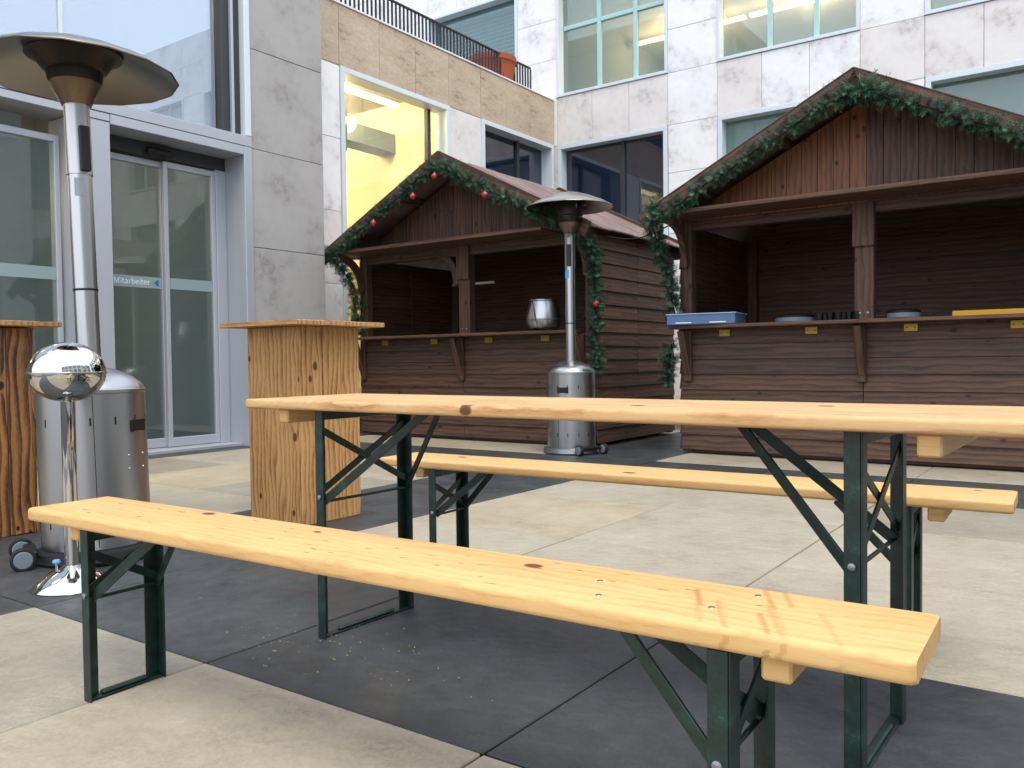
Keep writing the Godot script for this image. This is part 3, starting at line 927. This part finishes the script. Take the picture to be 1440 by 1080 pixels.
func sprig(st: SurfaceTool, c: Vector3, along: Vector3, reach: float):
	var d := Vector3(rng.randfn(), rng.randfn(), rng.randfn())
	d = (d - along * d.dot(along) * 0.6).normalized()
	var base := c + d * 0.01
	var length := reach * rng.randf_range(0.55, 1.1)
	var g := rng.randf()
	var col := Color(0.01, 0.038, 0.022).lerp(Color(0.03, 0.092, 0.046), g)
	if rng.randf() < 0.12:
		col = Color(0.08, 0.17, 0.09)
	var side := d.cross(Vector3(0.3, 1, 0.2)).normalized()
	var up := side.cross(d)
	for k in 30:
		var t := (k + 0.5) / 30.0
		var root := base + d * length * t
		var ang := k * 2.4
		var nd := (d * 0.7 + (side * cos(ang) + up * sin(ang)) * 0.9).normalized()
		var ln := rng.randf_range(0.024, 0.042)
		var w := nd.cross(d).normalized() * 0.0026
		var nn := nd.cross(w).normalized()
		var c2 := col * rng.randf_range(0.75, 1.3)
		for v in [root, root + nd * ln * 0.5 + w, root + nd * ln, root, root + nd * ln, root + nd * ln * 0.5 - w]:
			st.set_normal(nn)
			st.set_color(c2)
			st.set_uv(Vector2.ZERO)
			st.add_vertex(v)

func hut_goods():
	# baubles of the kettle hut
	for q in [[0.76, 2.38, 0.0], [1.34, 2.6, 0.0], [1.64, 2.77, 0.0], [2.29, 2.5, 0.0]]:
		bauble(P(-7.32 + q[0], 7.2 - 0.54, q[1]), "small shiny red bauble hanging from the fir garland under the hut roof", "red baubles on the roof garland")
	bauble(P(-4.02, 7.06, 1.4), "small red bauble in the garland on the hut corner post", "")
	# kettle
	var k := thing("drinks_kettle", "bulbous stainless steel drinks kettle on the hut counter", "kettle", P(-4.66, 7.12, 1.158))
	part("kettle_body", lathe([[0.0, 0.015], [0.1, 0.015], [0.15, 0.03], [0.175, 0.08], [0.178, 0.13], [0.165, 0.2], [0.145, 0.27], [0.135, 0.3], [0.15, 0.305], [0.15, 0.312], [0.0, 0.318]], 40), M.steel, k)
	part("band", lathe([[0.177, 0.105], [0.181, 0.107], [0.181, 0.117], [0.177, 0.12]], 40), M.zinc, k)
	part("lid_knob", lathe([[0.012, 0.315], [0.012, 0.33], [0.02, 0.34], [0.0, 0.348]], 16), M.black, k)
	for s in 3:
		part("foot", lathe([[0.0, 0.0], [0.015, 0.0], [0.012, 0.02], [0.0, 0.02]], 10), M.black, k, at(cos(s * 2.1) * 0.11, 0, sin(s * 2.1) * 0.11))
	part("cord", tube([Vector3(-0.03, 0.3, 0.15), Vector3(0.0, 0.2, 0.176), Vector3(0.03, 0.1, 0.186), Vector3(0.06, 0.02, 0.185), Vector3(0.2, 0.008, 0.15)], 0.004, 6), M.black, k)
	# fluorescent tube and a steel rail inside the kettle hut
	var t := thing("strip_light", "white strip light inside the kettle hut", "strip light", P(-6.15, 7.9, 1.78))
	box("strip_light_tube", -0.3, 0.3, -0.015, 0.015, -0.015, 0.015, M.white, t, Transform3D.IDENTITY, 0.006)
	box("strip_light_cap", -0.32, -0.3, -0.02, 0.02, -0.02, 0.02, M.grey_plastic, t, Transform3D.IDENTITY, 0.004)
	var hk := thing("steel_bar", "slim steel bar hanging on the back wall in the kettle hut", "bar", P(-6.95, 8.85, 1.45))
	box("bar", -0.012, 0.012, -0.15, 0.15, -0.01, 0.0, M.zinc, hk, Transform3D.IDENTITY, 0.002)
	box("bracket", -0.03, 0.03, 0.2, 0.26, -0.01, 0.005, M.zinc, hk, Transform3D.IDENTITY, 0.002)
	# blue crate
	var c := thing("blue_crate", "flat blue plastic crate on the end of the hut counter", "crate", P(-2.93, 7.12, 1.158), -G + 0.12)
	var st := SurfaceTool.new()
	st.begin(Mesh.PRIMITIVE_TRIANGLES)
	for r in [[-0.3, 0.3, -0.2, -0.19], [-0.3, 0.3, 0.19, 0.2], [-0.3, -0.29, -0.19, 0.19], [0.29, 0.3, -0.19, 0.19]]:
		st.append_from(bbox(Vector3(r[1] - r[0], 0.09, r[3] - r[2]), 0.003), 0, at((r[0] + r[1]) / 2, 0.049, (r[2] + r[3]) / 2))
	st.append_from(bbox(Vector3(0.58, 0.008, 0.38), 0.0), 0, at(0, 0.006, 0))
	part("crate_body", st.commit(), M.blue_crate, c)
	for s in [-1.0, 1.0]:
		box("rim", -0.31, 0.31, 0.09, 0.1, s * 0.195 - 0.012, s * 0.195 + 0.012, M.crate_edge, c, Transform3D.IDENTITY, 0.003)
		box("rim", s * 0.295 - 0.012, s * 0.295 + 0.012, 0.09, 0.1, -0.182, 0.182, M.crate_edge, c, Transform3D.IDENTITY, 0.003)
		box("label_strip", s * 0.15 - 0.07, s * 0.15 + 0.07, 0.015, 0.024, 0.2, 0.202, M.white_print, c, Transform3D.IDENTITY, 0.0)
	# pans, cups, board on the crate hut's counter
	for q in [[-2.2, 7.28, 0.16, "stack of black plates with a pale rim on the hut counter"], [-1.33, 7.2, 0.12, "grey round tin with a black lid behind the hut pillar"]]:
		var pn := thing("plate_stack" if q[2] > 0.13 else "round_tin", q[3], "plates" if q[2] > 0.13 else "tin", P(q[0], q[1], 1.158))
		part("body", lathe([[0.0, 0.0], [q[2] * 0.9, 0.0], [q[2], 0.01], [q[2], 0.045], [0.0, 0.046]], 32), M.grey_plastic, pn)
		part("lid", lathe([[q[2] * 1.02, 0.047], [q[2] * 1.03, 0.06], [q[2] * 0.8, 0.075], [0.0, 0.08]], 32), M.black, pn)
	for n in 5:
		var cu := thing("black_cup", "black cup standing in a row on the counter beside the hut pillar", "cup", P(-1.98 + n * 0.075, 7.22 + (n % 2) * 0.05, 1.158), -G, "black cups on the counter")
		part("cup_body", lathe([[0.0, 0.0], [0.025, 0.0], [0.034, 0.075], [0.031, 0.075], [0.024, 0.005], [0.0, 0.005]], 20), M.black, cu)
	var yb := thing("yellow_board", "yellow plank with a white end on the hut counter", "board", P(-0.72, 7.12, 1.158))
	box("board", -0.25, 0.22, 0.0, 0.04, -0.05, 0.05, M.yellow, yb, Transform3D.IDENTITY, 0.004)
	box("board_end", 0.221, 0.25, 0.0, 0.038, -0.05, 0.05, M.white, yb, Transform3D.IDENTITY, 0.004)
	# cable between the huts
	var cb := thing("power_cable", "thin black cable strung between the two market huts", "cable", P(-4.1, 7.3, 2.1))
	var pts := []
	for n in 13:
		var s := n / 12.0
		pts.append(Vector3(s * 0.9, -0.12 * sin(PI * s) + 0.05 * s, 0.1))
	part("cable", tube(pts, 0.006, 6), M.black, cb)

func bauble(p: Vector3, label: String, group: String):
	var b := thing("red_bauble", label, "bauble", p, -G, group)
	part("ball", lathe([[0.0, -0.035], [0.018, -0.03], [0.03, -0.018], [0.035, 0.0], [0.03, 0.018], [0.018, 0.03], [0.0, 0.035]], 20), M.red, b)
	part("cap", lathe([[0.009, 0.032], [0.009, 0.042], [0.0, 0.043]], 10), M.gold, b)
	part("loop", tube([Vector3(0, 0.042, 0), Vector3(0.006, 0.052, 0), Vector3(0, 0.06, 0), Vector3(-0.006, 0.052, 0), Vector3(0, 0.043, 0)], 0.001, 5), M.gold, b)

# ---------------------------------------------------------------- furniture
func rounded_plank(L: float, W: float, T: float, variant: int) -> ArrayMesh:
	# a plank along x with rounded long edges and softened ends
	var st := SurfaceTool.new()
	st.begin(Mesh.PRIMITIVE_TRIANGLES)
	var r := T * 0.28
	var prof := []
	for c in [[1.0, 1.0], [-1.0, 1.0], [-1.0, -1.0], [1.0, -1.0]]:
		for k in 5:
			var base := atan2(c[1], c[0])
			var t := base - PI / 4 + PI / 2 * k / 4.0
			prof.append(Vector2(c[0] * (W / 2 - r), c[1] * (T / 2 - r)) + Vector2(cos(t), sin(t)) * r)
	var secs := [[-L / 2, 0.93], [-L / 2 + 0.006, 0.985], [-L / 2 + 0.014, 1.0]]
	for k in range(1, 24):
		secs.append([-L / 2 + 0.014 + (L - 0.028) * k / 24.0, 1.0])
	secs += [[L / 2 - 0.014, 1.0], [L / 2 - 0.006, 0.985], [L / 2, 0.93]]
	var o := Vector2(variant * 0.41, 0.2)
	st.set_smooth_group(0)
	for i in secs.size() - 1:
		for k in prof.size():
			var pts := []
			var uvs := []
			for q in [[i, k], [i + 1, k], [i + 1, k + 1], [i, k + 1]]:
				var pr: Vector2 = prof[q[1] % prof.size()]
				var s: Array = secs[q[0]]
				var in_end: float = s[1]
				pts.append(Vector3(s[0], pr.y * (in_end if in_end < 1.0 else 1.0), pr.x - signf(pr.x) * (1.0 - in_end) * 0.09))
				uvs.append(Vector2(s[0], pr.x + (pr.y if absf(pr.x) > W / 2 - r else 0.0)) + o)
			for t in [0, 1, 2, 0, 2, 3]:
				st.set_uv(uvs[t])
				st.add_vertex(pts[t])
	for e in [0, secs.size() - 1]:
		st.set_smooth_group(3 + e)
		for k in range(1, prof.size() - 1):
			var ids := [0, k, k + 1] if e == 0 else [0, k + 1, k]
			for t in ids:
				var pr: Vector2 = prof[t]
				st.set_uv(Vector2(pr.y * 2.0, pr.x) + o)
				st.add_vertex(Vector3(secs[e][0], pr.y * 0.93, pr.x - signf(pr.x) * 0.0063))
	st.generate_normals()
	return st.commit()

func bench(nm: String, pos: Vector3, yaw: float, H: float, W: float, T: float, inset: float, half: float, label: String, cat: String):
	var L := 2.2
	var o := thing(nm, label, cat, pos, -yaw)
	var is_table := cat == "table"
	if is_table:
		for k in 3:
			var pw := W / 3.0
			part("tabletop_plank", rounded_plank(L, pw - 0.002, T, k + 2), M.pine_worn, o, at(0, H - T / 2, -W / 2 + pw * (k + 0.5)))
	else:
		var s := part("seat", rounded_plank(L, W, T, 1 if nm == "beer_bench" else 4), M.pine_marked if nm == "beer_bench" else M.pine, o, at(0, H - T / 2, 0))
		for q in [[-0.93, 0.05], [-0.93, -0.05], [0.62, 0.06], [0.58, -0.02], [0.8, 0.03], [0.84, -0.07], [-0.7, 0.04], [-0.66, -0.06]]:
			part("screw", lathe([[0.0, 0.0], [0.006, 0.0], [0.005, 0.0012], [0.0, 0.0012]], 12), M.zinc, s, at(q[0], T / 2 - 0.0004, q[1]))
	var under := H - T
	for s in [-1.0, 1.0]:
		var xl: float = s * (L / 2 - inset)
		var xb: float = s * (L / 2 - inset + (0.14 if is_table else 0.075))
		box("batten", xb - 0.022, xb + 0.022, under - (0.045 if is_table else 0.04), under - 0.0005, -W / 2 + 0.03, W / 2 - 0.03, M.pine, o, Transform3D.IDENTITY, 0.004, 2)
		var top := under - 0.002
		# two angle-iron legs
		for t in [-1.0, 1.0]:
			var st := SurfaceTool.new()
			st.begin(Mesh.PRIMITIVE_TRIANGLES)
			st.append_from(bbox(Vector3(0.004, top, 0.038), 0.001, 1), 0, at(xl + s * 0.014, top / 2, t * (half - 0.019)))
			st.append_from(bbox(Vector3(0.032, top, 0.004), 0.001, 1), 0, at(xl - s * 0.004, top / 2, t * half))
			var leg := part("leg", st.commit(), M.green, o)
			part("bolt", lathe([[0.0, 0.0], [0.008, 0.0], [0.008, 0.004], [0.004, 0.006], [0.0, 0.006]], 10), M.zinc, leg, Transform3D(Basis(Vector3.RIGHT, t * PI / 2), Vector3(xl - s * 0.004, top * 0.62, t * (half + 0.002))))
			# folding strut to the underside
			var y0 := top * 0.6
			var anchor := Vector3(xl - s * (0.3 if is_table else 0.2), top - 0.008, t * 0.03)
			beam("strut", Vector3(xl - s * 0.008, y0, t * (half - 0.012)), anchor, 0.006, 0.026, M.green, o, 0.001)
		# foot bar on the ground with a raised middle, top plate and cross braces
		box("foot_bar", xl - 0.02, xl + 0.008, 0.0, 0.006, -half + 0.003, half - 0.003, M.green, o, Transform3D.IDENTITY, 0.001, 2)
		box("foot_rib", xl - 0.016, xl + 0.004, 0.006, 0.016, -half * 0.62, half * 0.62, M.green, o, Transform3D.IDENTITY, 0.004, 2)
		box("top_plate", xl - 0.02, xl + 0.012, top - 0.03, top - 0.001, -half + 0.004, half - 0.004, M.green, o, Transform3D.IDENTITY, 0.001, 2)
		beam("cross_brace", Vector3(xl + s * 0.006, top - 0.06, -half + 0.01), Vector3(xl + s * 0.006, top * 0.64, half - 0.01), 0.005, 0.022, M.green, o, 0.001)
		beam("cross_brace", Vector3(xl, top - 0.06, half - 0.01), Vector3(xl, top * 0.64, -half + 0.01), 0.005, 0.022, M.green, o, 0.001)
		part("tie_rod", tube([Vector3(xl - s * 0.01, top * 0.6, -half + 0.005), Vector3(xl - s * 0.01, top * 0.6, half - 0.005)], 0.005, 8), M.green, o)
		box("anchor_plate", xl - s * (0.3 if is_table else 0.2) - 0.03, xl - s * (0.3 if is_table else 0.2) + 0.03, top - 0.006, top + 0.0015, -0.05, 0.05, M.green, o, Transform3D.IDENTITY, 0.001, 0)

func bar_table(nm: String, a: float, b: float, turn: float, label: String, which: int):
	var o := thing(nm, label, "bar table", P(a, b), -G + turn)
	var h := 0.215
	var H := 1.06
	var m: Material = M.rough_pine if which == 0 else M.burnt_pine
	var w := 0.1425
	for side in 4:
		var ba := Basis(Vector3.UP, side * PI / 2)
		var xs := [-h, -h + w * 1.1, -h + w * 2.05, h - 0.02]
		for k in 3:
			box("column_plank", xs[k] + 0.0014, xs[k + 1] - 0.0014, rng.randf_range(0.0, 0.006), H, h - 0.02, h + rng.randf_range(-0.001, 0.0005), m, o, Transform3D(ba, Vector3.ZERO), 0.0025, 1)
	var t := 0.32
	var ys := [-t, -0.17, 0.0, 0.16, t]
	for k in 4:
		box("top_board", -t, t, H + 0.001, H + 0.027 + rng.randf_range(-0.001, 0.001), ys[k] + 0.0008, ys[k + 1] - 0.0008, M.rough_pine, o, Transform3D(Basis(Vector3.FORWARD, [0.0, -0.02][which]), Vector3.ZERO), 0.003, 0)
	for s in [-1.0, 1.0]:
		box("top_cleat", -0.18, 0.18, H - 0.04, H, s * 0.18 - 0.015, s * 0.18 + 0.015, M.rough_pine, o, Transform3D.IDENTITY, 0.003, 0)

func heater(nm: String, pos: Vector3, hood: float, kind: int, label: String):
	var o := thing(nm, label, "patio heater", pos, -G + (0.6 if kind == 1 else -0.5))
	if kind == 1:
		# leaning a little to the left of the picture
		o.transform.basis = Basis(Vector3(0.2, 0, -1).normalized(), -0.028) * o.transform.basis
	var R := 0.225
	part("base_plate", lathe([[0.0, 0.0], [0.255, 0.0], [0.265, 0.015], [0.255, 0.05], [0.235, 0.06], [0.0, 0.06]], 44), M.rubber if kind == 1 else M.zinc, o)
	var tank := part("tank_housing", lathe([[R - 0.004, 0.06], [R, 0.064], [R, 0.735], [R + 0.003, 0.738], [R + 0.003, 0.752], [R, 0.755]], 56), M.steel_brushed, o)
	part("tank_dome", lathe([[R, 0.755], [R - 0.005, 0.77], [R - 0.05, 0.81], [R - 0.12, 0.845], [0.06, 0.855], [0.06, 0.86], [0.0, 0.86]], 56), M.steel_brushed, o)
	# vent slots, door seams, handle hole
	for row in [[0.16, 0.04], [0.6, 0.035]]:
		for k in 14:
			var t := TAU * k / 14.0
			box("vent_slot", -0.004, 0.004, row[0], row[0] + row[1], R - 0.004, R + 0.0012, M.black, tank, Transform3D(Basis(Vector3.UP, t), Vector3.ZERO), 0.001)
	for t in [0.5, 2.2, 3.9, 5.3]:
		box("door_seam", -0.0015, 0.0015, 0.075, 0.73, R - 0.004, R + 0.0008, M.black, tank, Transform3D(Basis(Vector3.UP, t), Vector3.ZERO), 0.0)
	var ht := 1.45 if kind == 1 else 0.69
	box("handle_hole", -0.055, 0.055, 0.56, 0.62, R - 0.012, R + 0.0015, M.black, tank, Transform3D(Basis(Vector3.UP, ht), Vector3.ZERO), 0.02)
	for q in [[0.1, 0.4], [0.1, 0.46], [-0.3, 0.4], [-0.3, 0.46]]:
		part("rivet", lathe([[0.0, 0.0], [0.006, 0.0], [0.004, 0.004], [0.0, 0.005]], 8), M.steel, tank, Transform3D(Basis(Vector3.UP, ht + q[0]) * Basis(Vector3.RIGHT, PI / 2), Basis(Vector3.UP, ht + q[0]) * Vector3(0, q[1], R)))
	# wheels on a bracket
	var wx := Basis(Vector3.UP, -1.0 if kind == 1 else 1.7)
	var ax := part("wheel_bracket", bbox(Vector3(0.24, 0.03, 0.05), 0.006), M.black, o, Transform3D(wx, wx * Vector3(0, 0.06, 0.27)))
	for s in [-1.0, 1.0]:
		var wh := part("wheel", lathe([[0.0, -0.018], [0.045, -0.018], [0.05, -0.012], [0.05, 0.012], [0.045, 0.018], [0.0, 0.018]], 24), M.rubber, ax, Transform3D(Basis(Vector3.BACK, PI / 2), Vector3(s * 0.14, -0.01, 0.03)))
		part("hub_cap", lathe([[0.0, 0.0185], [0.037, 0.0185], [0.034, 0.022], [0.0, 0.024]], 20), M.grey_plastic, wh)
		part("hub_cap", lathe([[0.0, -0.0185], [0.037, -0.0185], [0.034, -0.022], [0.0, -0.024]], 20), M.grey_plastic, wh)
	# pole, collar, burner, hood
	var pr := 0.046 if kind == 0 else 0.05
	part("pole", lathe([[pr, 0.86], [pr, 1.95]], 28), M.steel, o)
	part("pole_collar", lathe([[pr + 0.002, 1.2], [pr + 0.0025, 1.202], [pr + 0.0025, 1.208], [pr + 0.002, 1.21]], 28), M.black, o)
	box("sticker", -0.02, 0.02, 1.62, 1.7, pr - 0.002, pr + 0.001, M.cap_blue if kind == 0 else M.film, o, Transform3D(Basis(Vector3.UP, 0.4), Vector3.ZERO), 0.0)
	part("upper_tube", lathe([[pr + 0.004, 1.72], [pr + 0.004, 2.02], [pr + 0.012, 2.05]], 28), M.steel, o)
	for t in [0.9, 3.6]:
		box("control_box", -0.022, 0.022, 1.73, 1.93, pr, pr + 0.022, M.black, o, Transform3D(Basis(Vector3.UP, t), Vector3.ZERO), 0.004)
	part("burner_cone", lathe([[pr + 0.01, 2.03], [0.1, 2.11], [0.105, 2.13]], 32), M.brass_mesh, o)
	for k in 18:
		var t := TAU * k / 18.0
		for r in [[2.085, 0.082], [2.07, 0.074]]:
			if r[0] > 2.08 or k % 2 == 0:
				part("burner_hole", lathe([[0.0, 0.0], [0.005, 0.0], [0.005, 0.003], [0.0, 0.003]], 8), M.black, o, Transform3D(Basis(Vector3.UP, t) * Basis(Vector3.RIGHT, PI / 2 - 0.75), Basis(Vector3.UP, t) * Vector3(0, r[0], r[1])))
	part("burner_screen", lathe([[0.105, 2.13], [0.112, 2.14], [0.118, 2.18], [0.135, 2.19], [0.165, 2.235], [0.2, 2.25], [0.2, 2.255], [0.0, 2.26]] if kind == 1 else [[0.105, 2.13], [0.115, 2.15], [0.115, 2.19], [0.125, 2.2], [0.13, 2.29], [0.16, 2.3], [0.16, 2.31], [0.0, 2.315]], 36), M.burner, o)
	var tilt := Basis(Vector3(0.3, 0, 1).normalized(), -0.03) if kind == 1 else Basis.IDENTITY
	var hr := hood / 2
	# shallow hood with a rolled rim, several panels
	var hm := part("hood", lathe([[hr, 0.0], [hr + 0.003, 0.004], [hr, 0.01], [hr * 0.8, 0.055], [hr * 0.5, 0.105], [hr * 0.25, 0.135], [0.0, 0.14]], 16 if kind == 1 else 40), M.hood, o, Transform3D(tilt, Vector3(0, 2.17 if kind == 1 else 2.27, 0)))
	part("hood_underside", lathe([[0.0, 0.128], [hr * 0.25, 0.123], [hr * 0.5, 0.094], [hr * 0.8, 0.045], [hr - 0.004, 0.001]], 16 if kind == 1 else 40), M.hood, hm)
	for t in 3:
		beam("hood_stay", Basis(Vector3.UP, t * TAU / 3) * Vector3(0.12, 2.2, 0), Basis(Vector3.UP, t * TAU / 3) * Vector3(0.14, 2.28 if kind == 1 else 2.39, 0), 0.012, 0.004, M.steel, o, 0.001)

func ashtray():
	var o := thing("ball_ashtray", "chrome standing ashtray with a ball top and domed foot", "ashtray", P(-3.3, 1.665))
	part("foot_dome", lathe([[0.0, 0.0], [0.142, 0.0], [0.145, 0.006], [0.14, 0.014], [0.12, 0.035], [0.085, 0.06], [0.045, 0.078], [0.028, 0.088], [0.0, 0.09]], 48), M.chrome, o)
	part("pole", lathe([[0.026, 0.085], [0.026, 0.73]], 28), M.chrome, o)
	var lower := [[0.0, 0.72]]
	for k in 11:
		var t := PI / 2 * (k + 1) / 11.0
		lower.append([0.138 * sin(t), 0.835 - 0.112 * cos(t)])
	part("ball_lower", lathe(lower, 56), M.chrome, o)
	part("ball_seam", lathe([[0.138, 0.833], [0.1415, 0.8345], [0.1415, 0.8385], [0.138, 0.84]], 56), M.steel, o)
	var upper := []
	for k in 12:
		var t := PI / 2 * k / 11.0
		upper.append([0.138 * cos(t), 0.838 + 0.118 * sin(t)])
	part("ball_upper", lathe(upper, 56), M.chrome, o)
	var kn := part("knob", lathe([[0.0, 0.0], [0.012, 0.0], [0.015, 0.006], [0.012, 0.014], [0.0, 0.016]], 16), M.cap_blue, o, at(-0.02, 0.1, 0.05))
	part("knob_stem", lathe([[0.005, -0.03], [0.005, 0.0]], 10), M.steel, kn)
